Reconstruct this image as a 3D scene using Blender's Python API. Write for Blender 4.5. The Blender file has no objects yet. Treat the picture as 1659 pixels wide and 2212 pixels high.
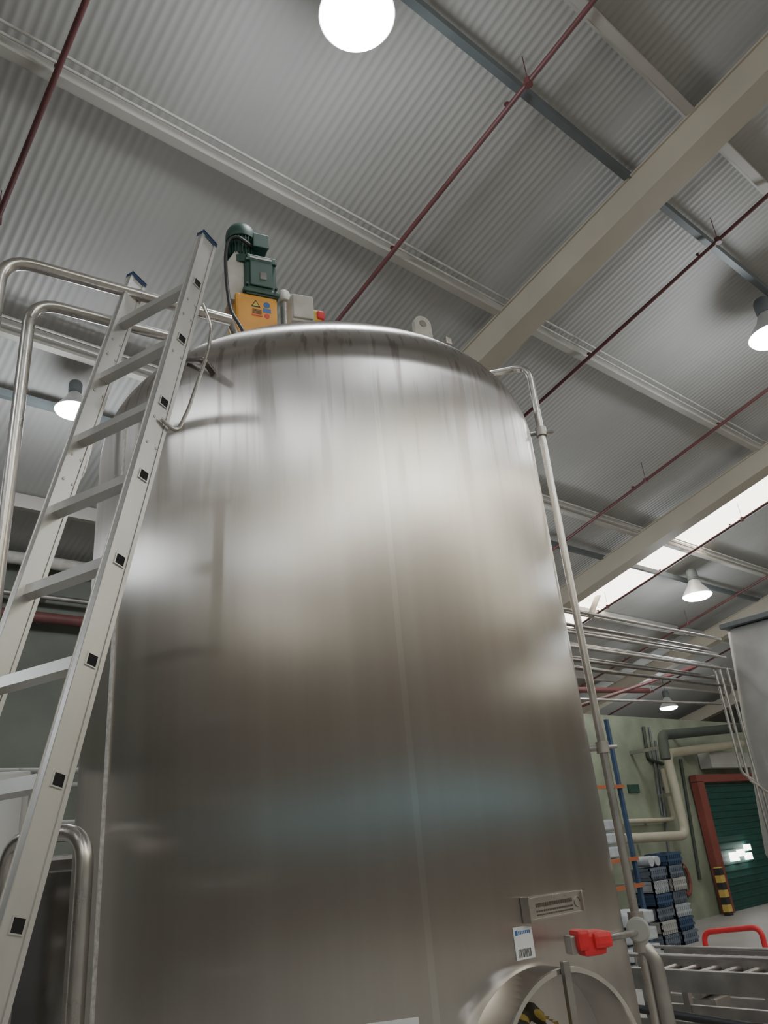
import bpy, bmesh, math, random
from mathutils import Vector, Matrix
random.seed(4)
scene = bpy.context.scene
coll = scene.collection

# ---------------------------------------------------------------- camera survey
Zc = Vector((-.0874, .911, -.403)).normalized()
Xc = Vector((.7644, -.198, -.6135)); Xc = (Xc - Xc.dot(Zc)*Zc).normalized()
Yc = Zc.cross(Xc)
CAM = Vector((0, 0, 1.6))
def ray(u, v):
    c = Vector((u-829.5, 1106-v, -1660))
    return Vector((Xc.dot(c), Yc.dot(c), Zc.dot(c)))
def sy(u, v, y):      # point on the vertical plane y = const (parallel to the eaves wall)
    d = ray(u, v); return CAM + d*(y/d.y)
def sd(u, v, dist):   # point at a horizontal distance
    d = ray(u, v); return CAM + d*(dist/math.hypot(d.x, d.y))

cam_d = bpy.data.cameras.new("camera"); cam = bpy.data.objects.new("camera", cam_d)
coll.objects.link(cam); scene.camera = cam
cam.matrix_world = Matrix(((Xc.x, Xc.y, Xc.z, 0), (Yc.x, Yc.y, Yc.z, 0), (Zc.x, Zc.y, Zc.z, 1.6), (0, 0, 0, 1)))
cam_d.sensor_fit = 'VERTICAL'; cam_d.sensor_height = 36; cam_d.lens = 36*1660/2212
cam_d.clip_start = .05; cam_d.clip_end = 200

T = Vector((1.95, 2.566, 0)); RT = .975
def tank_hit(u, v):
    d = ray(u, v); a = d.x**2+d.y**2; b = -2*(d.x*T.x+d.y*T.y); c = T.x**2+T.y**2-RT**2
    t = (-b-math.sqrt(max(0, b*b-4*a*c)))/(2*a); p = CAM+d*t
    return math.degrees(math.atan2(p.y-T.y, p.x-T.x)), p.z

# ---------------------------------------------------------------- materials
def M(name, base, rough=.5, metal=0, var=.12, scale=4, bump=0, stretch=(1, 1, 1), emis=0, rvar=.08, coat=0):
    m = bpy.data.materials.new(name); m.use_nodes = True
    nt = m.node_tree; N = nt.nodes; L = nt.links
    b = N["Principled BSDF"]
    tc = N.new("ShaderNodeTexCoord"); mp = N.new("ShaderNodeMapping"); mp.inputs["Scale"].default_value = stretch
    nz = N.new("ShaderNodeTexNoise"); nz.inputs["Scale"].default_value = scale; nz.inputs["Detail"].default_value = 6
    L.new(tc.outputs["Object"], mp.inputs["Vector"]); L.new(mp.outputs[0], nz.inputs["Vector"])
    cr = N.new("ShaderNodeValToRGB")
    cr.color_ramp.elements[0].position = .3; cr.color_ramp.elements[1].position = .7
    cr.color_ramp.elements[0].color = (*[c*(1-var) for c in base], 1)
    cr.color_ramp.elements[1].color = (*[min(1, c*(1+var)) for c in base], 1)
    L.new(nz.outputs["Fac"], cr.inputs["Fac"]); L.new(cr.outputs[0], b.inputs["Base Color"])
    mr = N.new("ShaderNodeMapRange"); mr.inputs["To Min"].default_value = max(.02, rough-rvar); mr.inputs["To Max"].default_value = min(1, rough+rvar)
    L.new(nz.outputs["Fac"], mr.inputs["Value"]); L.new(mr.outputs[0], b.inputs["Roughness"])
    b.inputs["Metallic"].default_value = metal
    if coat: b.inputs["Coat Weight"].default_value = coat
    if bump:
        bp = N.new("ShaderNodeBump"); bp.inputs["Strength"].default_value = bump; bp.inputs["Distance"].default_value = .01
        L.new(nz.outputs["Fac"], bp.inputs["Height"]); L.new(bp.outputs[0], b.inputs["Normal"])
    if emis:
        L.new(cr.outputs[0], b.inputs["Emission Color"]); b.inputs["Emission Strength"].default_value = emis
    return m

def banded(name, c1, c2, scale, direction='Z', dist=0.0, split=.5):
    m = M(name, c2, .6); nt = m.node_tree
    wv = nt.nodes.new("ShaderNodeTexWave"); wv.inputs["Scale"].default_value = scale; wv.bands_direction = direction; wv.inputs["Distortion"].default_value = dist
    tc = nt.nodes.new("ShaderNodeTexCoord"); nt.links.new(tc.outputs["Object"], wv.inputs["Vector"])
    cr = nt.nodes.new("ShaderNodeValToRGB"); cr.color_ramp.interpolation = 'CONSTANT'
    cr.color_ramp.elements[0].color = (*c1, 1); cr.color_ramp.elements[1].position = split; cr.color_ramp.elements[1].color = (*c2, 1)
    nt.links.new(wv.outputs["Fac"], cr.inputs[0]); nt.links.new(cr.outputs[0], nt.nodes["Principled BSDF"].inputs["Base Color"])
    return m

def steel_tank():
    m = bpy.data.materials.new("brushed_tank_steel"); m.use_nodes = True
    nt = m.node_tree; N = nt.nodes; L = nt.links; b = N["Principled BSDF"]
    tc = N.new("ShaderNodeTexCoord")
    def noise(st, sc, det=5):
        mp = N.new("ShaderNodeMapping"); mp.inputs["Scale"].default_value = st
        nz = N.new("ShaderNodeTexNoise"); nz.inputs["Scale"].default_value = sc; nz.inputs["Detail"].default_value = det
        L.new(tc.outputs["Object"], mp.inputs[0]); L.new(mp.outputs[0], nz.inputs["Vector"]); return nz
    def math_(op, a, b_=None):
        n = N.new("ShaderNodeMath"); n.operation = op
        for i, q in enumerate((a, b_)):
            if q is None: continue
            if isinstance(q, (int, float)): n.inputs[i].default_value = q
            else: L.new(q, n.inputs[i])
        return n.outputs[0]
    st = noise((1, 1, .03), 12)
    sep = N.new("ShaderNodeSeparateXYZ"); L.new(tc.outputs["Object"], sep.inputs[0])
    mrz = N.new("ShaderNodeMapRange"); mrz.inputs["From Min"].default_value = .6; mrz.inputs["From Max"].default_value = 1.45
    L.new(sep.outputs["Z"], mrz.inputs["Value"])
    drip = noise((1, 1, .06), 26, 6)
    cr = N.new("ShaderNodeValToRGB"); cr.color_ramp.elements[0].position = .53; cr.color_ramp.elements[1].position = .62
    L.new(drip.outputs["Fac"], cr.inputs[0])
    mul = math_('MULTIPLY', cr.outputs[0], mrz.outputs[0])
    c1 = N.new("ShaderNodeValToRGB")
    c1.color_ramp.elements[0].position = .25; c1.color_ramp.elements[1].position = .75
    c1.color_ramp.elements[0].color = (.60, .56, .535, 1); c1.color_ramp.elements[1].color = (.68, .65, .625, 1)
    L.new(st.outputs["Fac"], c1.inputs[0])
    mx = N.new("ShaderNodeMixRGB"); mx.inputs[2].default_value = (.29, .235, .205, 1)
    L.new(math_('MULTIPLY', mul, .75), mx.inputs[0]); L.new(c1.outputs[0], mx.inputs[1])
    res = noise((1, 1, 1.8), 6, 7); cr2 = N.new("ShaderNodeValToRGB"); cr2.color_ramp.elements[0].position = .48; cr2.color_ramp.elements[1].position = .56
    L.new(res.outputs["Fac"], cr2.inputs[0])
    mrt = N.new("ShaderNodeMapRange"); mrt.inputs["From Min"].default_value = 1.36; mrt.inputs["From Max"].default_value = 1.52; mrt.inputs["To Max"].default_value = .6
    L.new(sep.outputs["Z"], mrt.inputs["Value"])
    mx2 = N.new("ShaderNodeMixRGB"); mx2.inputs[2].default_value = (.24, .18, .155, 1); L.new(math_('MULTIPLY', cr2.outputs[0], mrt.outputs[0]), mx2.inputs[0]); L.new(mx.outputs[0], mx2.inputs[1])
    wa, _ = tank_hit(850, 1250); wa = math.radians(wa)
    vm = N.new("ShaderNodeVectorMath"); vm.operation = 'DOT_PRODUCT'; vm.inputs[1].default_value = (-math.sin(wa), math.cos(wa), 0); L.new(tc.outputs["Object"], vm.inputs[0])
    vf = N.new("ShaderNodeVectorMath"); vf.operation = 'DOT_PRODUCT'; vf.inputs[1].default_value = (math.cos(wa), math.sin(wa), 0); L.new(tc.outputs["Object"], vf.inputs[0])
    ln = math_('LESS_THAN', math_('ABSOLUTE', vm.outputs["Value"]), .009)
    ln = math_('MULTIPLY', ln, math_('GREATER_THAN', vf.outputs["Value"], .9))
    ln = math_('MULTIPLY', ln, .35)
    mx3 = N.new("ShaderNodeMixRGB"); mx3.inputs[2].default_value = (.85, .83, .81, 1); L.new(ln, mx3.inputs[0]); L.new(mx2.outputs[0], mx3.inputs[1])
    L.new(mx3.outputs[0], b.inputs["Base Color"])
    b.inputs["Metallic"].default_value = 1
    mr = N.new("ShaderNodeMapRange"); mr.inputs["To Min"].default_value = .27; mr.inputs["To Max"].default_value = .32
    L.new(st.outputs["Fac"], mr.inputs["Value"])
    ad = N.new("ShaderNodeMath"); ad.operation = 'MULTIPLY_ADD'; ad.inputs[1].default_value = .08
    L.new(mul, ad.inputs[0]); L.new(mr.outputs[0], ad.inputs[2]); L.new(ad.outputs[0], b.inputs["Roughness"])
    b.inputs["Anisotropic"].default_value = 1.0
    tg = N.new("ShaderNodeTangent"); tg.direction_type = 'RADIAL'; tg.axis = 'Z'; L.new(tg.outputs[0], b.inputs["Tangent"])
    return m

TANK = steel_tank()
STEEL = M("stainless_tube", (.60, .57, .54), .28, 1, .12, 9)
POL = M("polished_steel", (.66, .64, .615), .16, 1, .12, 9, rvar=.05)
SEAM = M("bright_seam_strip", (.80, .78, .75), .5, .6, .25, 60)
STEELD = M("dull_steel", (.42, .40, .38), .42, 1, .2, 7)
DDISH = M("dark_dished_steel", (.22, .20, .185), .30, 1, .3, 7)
ALU = M("ladder_aluminium", (.62, .61, .59), .38, .8, .1, 6, stretch=(1, 1, .3))
DARK = M("dark_void", (.006, .006, .007), .9)
BLACK = M("black_rubber", (.02, .02, .022), .5)
BLUE = M("blue_plastic", (.03, .07, .17), .5)
GREEN = M("green_paint", (.010, .050, .036), .5, 0, .25, 12)
DUCT = M("dull_green_duct_paint", (.035, .045, .035), .7, 0, .25, 3)
ORANGE = M("orange_guard_paint", (.80, .36, .04), .45, 0, .12, 6)
WHITEB = M("painted_white_metal", (.50, .48, .435), .5, 0, .22, 10)
RED = M("red_plastic", (.68, .02, .03), .4)
REDP = M("red_pipe_paint", (.10, .030, .030), .5, 0, .2, 4)
YEL = M("yellow_paint", (.70, .52, .06), .5)
STRIPED = banded("striped_yellow_sheet", (.03, .025, .015), (.42, .31, .06), 9, 'DIAGONAL', 5, .42)
BEAM = M("beige_beam_paint", (.43, .38, .30), .55, 0, .07, 2)
PURL = M("grey_purlin_paint", (.43, .405, .365), .55, 0, .08, 2)
RAIL = M("dark_trunking", (.10, .115, .12), .5)
SHEET = M("roof_sheet", (.385, .378, .358), .6, 0, .07, 1.2, stretch=(1, .2, 1))
GWALL = M("pale_green_wall", (.23, .26, .19), .7, 0, .3, 1.5, bump=.1)
DWALL = M("dark_green_wall", (.11, .12, .10), .8, 0, .25, 1.2)
RWALL = M("brown_block_wall", (.215, .185, .16), .8, 0, .2, .8, bump=.2)
PALEBAND = M("added_beige_wall_band", (.27, .24, .21), .7, 0, .15, .8)  # paler upper wall, added to grade the reflection in the tank
FLOOR = M("concrete_floor", (.31, .295, .28), .5, 0, .15, 1.2, bump=.05)
CREAM = M("cream_lagging", (.42, .395, .30), .55, 0, .1, 5)
GREY = M("light_grey_paint", (.36, .36, .345), .5, 0, .1, 3)
HOPM = M("hopper_dull_metal", (.38, .38, .37), .45, .3, .15, 2)
PALE = M("pale_cabinet_paint", (.72, .72, .70), .5, 0, .06, 3)
LENS = M("lamp_lens", (.93, .97, 1), .3, 0, 0, 4, emis=45)
SHADE = M("lamp_shade_aluminium", (.7, .7, .7), .35, .5)
SKY = M("skylight_sheet", (1.0, .91, .78), .5, 0, .04, 2, emis=8)
HIGLOW = M("added_high_glow", (1.0, .96, .84), .5, 0, .05, 1, emis=3.5)  # added glow out of view, for the bright bands reflected in the tank
ROOFGLOW = M("added_roof_glow", (1.0, .97, .82), .5, 0, .05, 1, emis=5.5)  # added glow under the unseen roof, lifts the reflected band
BLUEGLOW = M("added_blue_glow", (.36, .62, .72), .5, 0, .2, .6, emis=.16)  # added dim glow that tints the low reflection teal
WLT = M("work_light_glass", (1.0, .97, .92), .5, 0, .0, 1, emis=10)
TEAL = M("dark_teal_door", (.006, .055, .045), .6, 0, .3, 3)
MAROON = M("door_frame_red", (.20, .05, .04), .55)
BLUEC = M("blue_crate", (.12, .145, .19), .5, 0, .3, 8)
SACK = M("white_sack", (.40, .43, .46), .7, 0, .15, 14, bump=.3)
ORB = M("racking_orange", (.36, .11, .045), .5)
RACKB = M("racking_blue", (.035, .065, .13), .5)
PAPER = M("white_label_paper", (.80, .81, .82), .6, 0, .03)
INK = M("black_ink", (.02, .02, .025), .6)
BINK = M("blue_ink", (.04, .14, .40), .6)
PINK = M("pink_crate", (.60, .22, .24), .6)

# ---------------------------------------------------------------- mesh helpers
def V(*a): return Vector(a)
def az(deg): a = math.radians(deg); return V(math.cos(a), math.sin(a), 0)

def bm_mesh(bm, smooth=False, auto=None):
    bmesh.ops.recalc_face_normals(bm, faces=bm.faces)
    me = bpy.data.meshes.new("mesh")
    bm.to_mesh(me); bm.free()
    if smooth:
        for p in me.polygons: p.use_smooth = True
        if auto is not None: me.set_sharp_from_angle(angle=math.radians(auto))
    return me

def add_obox(bm, c, ax, s, bev=0, mi=0):
    r = bmesh.ops.create_cube(bm, size=1)
    vs = r["verts"]
    for v in vs:
        l = v.co.copy(); v.co = c + ax[0]*l.x*s[0] + ax[1]*l.y*s[1] + ax[2]*l.z*s[2]
    fs = list({f for v in vs for f in v.link_faces})
    for f in fs: f.material_index = mi
    if bev:
        es = list({e for v in vs for e in v.link_edges})
        bmesh.ops.bevel(bm, geom=es, offset=bev, segments=2, affect='EDGES', profile=.6)
STD = (V(1, 0, 0), V(0, 1, 0), V(0, 0, 1))
def obox(c, ax, s, bev=0):
    bm = bmesh.new(); add_obox(bm, c, ax, s, bev); return bm_mesh(bm)
def box(x0, x1, y0, y1, z0, z1, bev=0):
    return obox(V((x0+x1)/2, (y0+y1)/2, (z0+z1)/2), STD, (abs(x1-x0), abs(y1-y0), abs(z1-z0)), bev)

def add_sweep(bm, pts, r, n=14, cap=True, mi=0):
    pts = [Vector(p) for p in pts]; rings = []
    t0 = (pts[1]-pts[0]).normalized()
    ref = V(0, 0, 1) if abs(t0.z) < .9 else V(1, 0, 0)
    nrm = t0.cross(ref).normalized()
    for i, p in enumerate(pts):
        if i == 0: t = (pts[1]-pts[0]).normalized()
        elif i == len(pts)-1: t = (pts[-1]-pts[-2]).normalized()
        else: t = ((pts[i]-pts[i-1]).normalized()+(pts[i+1]-pts[i]).normalized()).normalized()
        nrm = (nrm - nrm.dot(t)*t).normalized(); bn = t.cross(nrm)
        rr = r[i] if isinstance(r, (list, tuple)) else r
        rings.append([bm.verts.new(p + (nrm*math.cos(a)+bn*math.sin(a))*rr) for a in [2*math.pi*k/n for k in range(n)]])
    for a, b in zip(rings, rings[1:]):
        for k in range(n):
            f = bm.faces.new((a[k], a[(k+1) % n], b[(k+1) % n], b[k])); f.material_index = mi
    if cap:
        bm.faces.new(rings[0]).material_index = mi; bm.faces.new(list(reversed(rings[-1]))).material_index = mi
def fil(pts, r=.08, k=7):
    pts = [Vector(p) for p in pts]; out = [pts[0]]
    for i in range(1, len(pts)-1):
        a, p, b = pts[i-1], pts[i], pts[i+1]
        ra = min(r, (a-p).length*.48); rb = min(r, (b-p).length*.48)
        A = p+(a-p).normalized()*ra; B = p+(b-p).normalized()*rb
        for j in range(k+1):
            t = j/k; out.append(A*(1-t)**2 + p*2*t*(1-t) + B*t*t)
    out.append(pts[-1]); return out
def tube(pts, r, f=.08, n=14):
    bm = bmesh.new(); add_sweep(bm, fil(pts, f), r, n); return bm_mesh(bm, True, 50)

def lathe(prof, org=V(0, 0, 0), ax=STD, n=64, auto=35):
    bm = bmesh.new(); rings = []
    for (r, h) in prof:
        if r < 1e-5: rings.append([bm.verts.new(org+ax[2]*h)])
        else: rings.append([bm.verts.new(org+ax[2]*h+(ax[0]*math.cos(a)+ax[1]*math.sin(a))*r) for a in [2*math.pi*k/n for k in range(n)]])
    for a, b in zip(rings, rings[1:]):
        for k in range(n):
            k2 = (k+1) % n
            if len(a) == 1 and len(b) == 1: continue
            if len(a) == 1: bm.faces.new((a[0], b[k2], b[k]))
            elif len(b) == 1: bm.faces.new((a[k], a[k2], b[0]))
            else: bm.faces.new((a[k], a[k2], b[k2], b[k]))
    return bm_mesh(bm, True, auto)

def prism(poly, c, ax, th):
    bm = bmesh.new()
    A = [bm.verts.new(c+ax[0]*x+ax[1]*y-ax[2]*th/2) for x, y in poly]
    B = [bm.verts.new(c+ax[0]*x+ax[1]*y+ax[2]*th/2) for x, y in poly]
    bm.faces.new(A); bm.faces.new(list(reversed(B)))
    n = len(A)
    for k in range(n): bm.faces.new((A[k], B[k], B[(k+1) % n], A[(k+1) % n]))
    return bm_mesh(bm)

WL = {}
def mk(name, me, mats, parent=None, label=None):
    if not isinstance(mats, (list, tuple)): mats = [mats]
    xs = [v.co for v in me.vertices]
    lo = Vector([min(c[i] for c in xs) for i in range(3)]); hi = Vector([max(c[i] for c in xs) for i in range(3)])
    c = (lo+hi)/2
    if parent is None: c.z = lo.z
    me.transform(Matrix.Translation(-c)); me.name = name
    for m in mats: me.materials.append(m)
    o = bpy.data.objects.new(name, me); coll.objects.link(o)
    if parent is not None:
        o.parent = parent; o.location = c - WL[parent.name]
    else: o.location = c
    WL[o.name] = c
    if label: o["label"] = label
    return o
def thing(name, loc, label, cat, group=None):
    o = bpy.data.objects.new(name, None); o.empty_display_size = .1; coll.objects.link(o)
    o.location = loc; WL[o.name] = Vector(loc); o["label"] = label; o["category"] = cat
    if group: o["group"] = group
    return o
def solo(name, me, mats, label, cat, group=None):
    o = mk(name, me, mats); o["label"] = label; o["category"] = cat
    if group: o["group"] = group
    return o
def dup(o, delta):
    c = o.copy(); coll.objects.link(c); c.location = o.location+delta; WL[c.name] = WL[o.name]+delta; return c
def struct(name, me, mats, label):
    o = mk(name, me, mats, None, label); o["kind"] = "structure"; o["category"] = name.split("_")[0]; return o
def clone(root, loc, scale=1, label=None):
    def rec(o, par):
        c = o.copy(); coll.objects.link(c)
        if par: c.parent = par
        for ch in list(o.children): rec(ch, c)
        return c
    r = rec(root, None); r.location = loc; r.scale = (scale,)*3
    if label: r["label"] = label
    return r

# ---------------------------------------------------------------- building
SL = -.243
def roofz(y): return 7.1 + SL*y
sn = math.hypot(1, SL)
SK0, SK1 = 11.15, 12.05
def corrugated(x0, x1, y0, y1, pitch=.064, amp=.0028):
    bm = bmesh.new(); n = int((x1-x0)/pitch*8); prev = None
    prof = [-1, -1, -.35, .55, 1, 1, .55, -.35]
    for i in range(n+1):
        x = x0+(x1-x0)*i/n; dz = amp*prof[i % 8]
        a = bm.verts.new((x, y0, roofz(y0)+dz+.006)); b = bm.verts.new((x, y1, roofz(y1)+dz+.006))
        if prev: bm.faces.new((prev[0], a, b, prev[1]))
        prev = (a, b)
    return bm_mesh(bm, True)
YR0, YR1 = -12, 15
struct("ceiling", corrugated(-14, SK0+.03, YR0, YR1), SHEET, "pitched corrugated metal roof sheeting seen from beneath")
struct("ceiling", corrugated(SK1-.03, 26, YR0, YR1), SHEET, "pitched corrugated metal roof sheeting beyond the skylight strip")
def slab(x0, x1, y0, y1, dz):
    bm = bmesh.new()
    bm.faces.new([bm.verts.new(p) for p in ((x0, y0, roofz(y0)+dz), (x1, y0, roofz(y0)+dz), (x1, y1, roofz(y1)+dz), (x0, y1, roofz(y1)+dz))])
    return bm_mesh(bm)
struct("window_1", slab(SK0, SK1, YR0, YR1, .03), SKY, "bright translucent skylight strip running down the roof")
struct("floor", box(-14, 26, -12, 15, -.1, 0), FLOOR, "grey concrete factory floor")
struct("wall_back", box(-14, 8, 8.6, 8.8, 0, roofz(8.7)-.02), DWALL, "dark green painted eaves wall")
struct("wall_partition", box(8, 26, 8.4, 8.6, 0, 3.55), GWALL, "pale green painted partition wall")
struct("wall_far", box(8, 26, 14.9, 15.0, 0, roofz(15)), DWALL, "dark far wall behind partition")
def gable(x, n, lab):
    bm = bmesh.new()
    q = [(x, YR0, 0), (x, YR1, 0), (x, YR1, roofz(YR1)), (x, YR0, roofz(YR0))]
    bm.faces.new([bm.verts.new(p) for p in q]); struct(n, bm_mesh(bm), RWALL, lab)
gable(-14, "wall_left", "brown block gable wall"); gable(26, "wall_right", "brown block gable wall")
struct("wall_rear", box(-14, 26, -12.2, -12, 0, roofz(-12)), RWALL, "brown block wall behind the added glowing strips")
struct("trim_1", box(-13.95, 25.95, -12, -11.95, 5.2, roofz(-12)-.05), PALEBAND, "beige upper wall band added to lighten the tank reflection")  # put in to lighten the upper part of the tank reflection
struct("window_glow_2", box(-13.9, -2.0, -11.945, -11.90, 9.45, 9.8), HIGLOW, "unseen glowing strip added for the bright reflection band on the tank")  # unseen glowing strips, set to the height of the reflected band
struct("window_glow_3", box(-2.0, 25.9, -11.945, -11.90, 8.9, 9.8), HIGLOW, "unseen glowing strip added for the bright reflection band on the tank")
struct("window_glow_4", box(-13.9, 25.9, -11.99, -11.93, 2.2, 2.75), BLUEGLOW, "dim bluish glowing strip added for the teal reflection on the tank")  # no known window; an added strip for the teal band on the tank
struct("window_glow_5", slab(-13.8, 11.1, -11.8, -10.2, -.012), ROOFGLOW, "unseen glowing roof sheets added near the rear wall for the tank reflection")  # added glowing sheets that place the bright band on the tank
struct("window_glow_6", slab(12.1, 25.8, -11.8, -10.2, -.012), ROOFGLOW, "unseen glowing roof sheets added near the rear wall for the tank reflection")
struct("window_glow_7", box(-13.99, -13.93, -11.8, -3, 7.3, 7.8), HIGLOW, "unseen glowing strip added on the gable for the tank reflection")  # added strip carries the bright band round the left of the tank
struct("window_glow_8", box(-13.99, -13.93, -11.8, -2, 2.2, 2.75), BLUEGLOW, "dim bluish glowing strip added for the teal reflection on the tank")  # added teal tint continues along the gable
struct("window_glow_9", box(25.93, 25.99, -11, -1, 6.4, 7.1), HIGLOW, "unseen glowing panel high on the right gable")  # glows out of view on the right gable

def purlin_mesh(x0, x1):
    bm = bmesh.new()
    add_obox(bm, V((x0+x1)/2, 0, -.09), STD, (x1-x0, .008, .18))
    add_obox(bm, V((x0+x1)/2, .035, -.004), STD, (x1-x0, .07, .008))
    add_obox(bm, V((x0+x1)/2, -.035, -.176), STD, (x1-x0, .07, .008))
    add_obox(bm, V((x0+x1)/2, -.068, -.165), STD, (x1-x0, .006, .022))
    return bm_mesh(bm)
first = None
for y in (-8.8, -6.75, -4.7, -2.65, -.6, 1.43, 3.53, 5.54, 7.6, 9.65, 11.7, 13.75):
    if first is None:
        first = solo("roof_purlin", purlin_mesh(-14, 26), PURL, "long grey-beige cold-rolled steel purlin under the roof sheets", "roof beam", "roof purlins")
        first.location = (first.location.x, y, roofz(y)-.19)
    else:
        c = first.copy(); coll.objects.link(c); c.location = (first.location.x, y, roofz(y)-.19)
def rafter(x, y0, y1, d0=.19, dep=.28, w=.24):
    bm = bmesh.new(); yd = V(0, 1, SL)/sn; zd = V(0, -SL, 1)/sn; ax = (V(1, 0, 0), yd, zd)
    ym = (y0+y1)/2; Ln = (y1-y0)*sn
    c = V(x, ym, roofz(ym)-d0-dep/2)
    add_obox(bm, c, ax, (.20, Ln, dep-.01)); add_obox(bm, c-zd*(dep/2-.008), ax, (w, Ln, .016)); add_obox(bm, c+zd*(dep/2-.008), ax, (w, Ln, .016))
    return bm_mesh(bm)
for x in (-5.4, -.27, 4.93, 10.07, 15.2, 20.3):
    solo("roof_rafter", rafter(x, -11.9, 8.58 if x < 8 else 14.9), BEAM, "deep beige painted steel roof rafter", "roof beam", "portal rafters")
for y in (2.0, 6.15):
    solo("lighting_trunking", box(-14, 26, y-.028, y+.028, roofz(y)-.2, roofz(y)-.13), RAIL, "dark grey lighting trunking fixed under roof", "cable trunking", "lighting trunking")
for y in (3.53, 5.54):
    for dy, dz in ((.10, .13), (.15, .10)):
        solo("conduit_pipe", tube([(-14, y-dy, roofz(y)-dz), (26, y-dy, roofz(y)-dz)], .010, n=8), WHITEB, "thin white conduit running beside the purlin", "conduit", "roof conduits")
def sprinkler(x, y0=-11.5, y1=8.3):
    root = thing("sprinkler_pipe", (x, (y0+y1)/2, roofz((y0+y1)/2)-.4), "dark red painted sprinkler pipe running down the roof slope", "pipe", "sprinkler pipes")
    dz = .27
    mk("pipe", tube([(x, y0, roofz(y0)-dz), (x, y1, roofz(y1)-dz)], .019, n=12), REDP, root)
    y = y0+.6; z = roofz(y)-dz; bm = bmesh.new()
    add_sweep(bm, [(x, y, z-.01), (x, y, z+.035), (x, y, z+.037), (x, y, z+.043)], [.009, .009, .022, .022], 8)
    h = mk("sprinkler_head", bm_mesh(bm, True, 40), REDP, root)
    k = 1
    while y+1.3*k < y1: dup(h, V(0, 1.3*k, SL*1.3*k)); k += 1
    y = y0+.4; z = roofz(y)-dz; bm = bmesh.new()
    add_sweep(bm, [(x, y, z-.027), (x, y, z+.027), (x, y, z+.028), (x, y, roofz(y)-.002)], [.030, .030, .0035, .0035], 8)
    h = mk("pipe_hanger", bm_mesh(bm, True, 40), REDP, root)
    k = 1
    while y+2.6*k < y1: dup(h, V(0, 2.6*k, SL*2.6*k)); k += 1
for i in range(-1, 7):
    x = .80+2.64*i
    sprinkler(x, y1=8.3 if x < 8 else 14)

lamp = thing("high_bay_lamp", (0, 0, 0), "glowing round high-bay lamp hanging from the roof trunking", "ceiling lamp", "high-bay lamps")
mk("lamp_shade", lathe([(.06, .22), (.075, .2), (.10, .14), (.16, .06), (.20, 0), (.205, -.01), (.20, -.01), (.195, 0), (.155, .06), (.095, .13), (.05, .2)], n=40), SHADE, lamp)
mk("lamp_lens", lathe([(.198, -.005), (.19, -.03), (.15, -.055), (.08, -.068), (0, -.072)], n=40), LENS, lamp)
mk("lamp_housing", lathe([(0, .22), (.07, .22), (.075, .24), (.075, .34), (.06, .37), (.0, .38)], n=24), RAIL, lamp)
ld = bpy.data.lights.new("bulb_light", 'POINT'); ld.energy = 68; ld.color = (.90, .96, 1); ld.shadow_soft_size = .18
lo = bpy.data.objects.new("bulb_light", ld); coll.objects.link(lo); lo.parent = lamp; lo.location = (0, 0, -.30)
lamps = [(1.98, 2.02, 5.9, 1.05), (7.30, 2.08, 5.95, 1.15), (1.80, 5.75, 5.22, .74), (12.3, 5.95, 5.10, 1.2), (16.3, 9.2, 4.0, .98),
         (12.6, 2.05, 5.9, 1), (-3.4, 2.05, 5.9, 1), (-3.4, -3.2, 7.0, 1.2), (1.98, -3.2, 7.0, 1.2), (7.3, -3.2, 7.0, 1.2), (-8.6, -3.2, 7.0, 1.2), (-3.4, -8, 7.6, 1.2), (4, -8, 7.6, 1.2),
         (7.3, 6.13, 4.97, .9), (18, 2, 5.9, 1), (-3.4, 6.13, 4.97, .9)]
roots = []
for i, (x, y, z, s) in enumerate(lamps):
    r = lamp if i == 0 else clone(lamp, (x, y, z), s)
    r.location = (x, y, z); r.scale = (s,)*3; roots.append(r)
for r in roots:
    x, y, z = r.location; s = r.scale[0]
    L = max(.02, (roofz(y)-.20-z)/s-.36)
    rod = mk("suspension_rod", tube([(0, 0, .36), (0, 0, .36+L)], .008, n=8), RAIL, None)
    rod.parent = r; rod.location = (0, 0, .36)

# ---------------------------------------------------------------- tank
tank = thing("steel_tank", T, "tall brushed stainless steel cylindrical mixing tank with domed top", "tank")
prof = [(0, .32), (.5, .33), (.85, .40), (.94, .46), (RT, .55)]
ca, cb = .26, .31
zc = 3.19
for k in range(1, 16): prof.append((RT, .55+(zc-.55)*k/16))
for k in range(0, 19):
    a = math.radians(90*k/18*.93); prof.append((RT-ca+ca*math.cos(a), zc+cb*math.sin(a)))
rl, zl = prof[-1]
for k in range(1, 11):
    t = k/10; r = rl*(1-t); prof.append((r, zl+.12*(1-(r/rl)**2)))
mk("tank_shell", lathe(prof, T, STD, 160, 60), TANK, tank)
def ont(a, z, out=0): return T+az(a)*(RT+out)+V(0, 0, z)
sa, _ = tank_hit(240, 1500)
mk("weld_seam", obox(ont(sa, 1.845, 0), (az(sa+90), az(sa), V(0, 0, 1)), (.016, .010, 2.59), .0008), SEAM, tank, "rough raised vertical seam strip")
for a in (45, 135, 225, 315):
    p = T+az(a)*.72
    mk("leg", tube([(p.x, p.y, 0.0), (p.x, p.y, .45)], .045), STEEL, tank)
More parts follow.
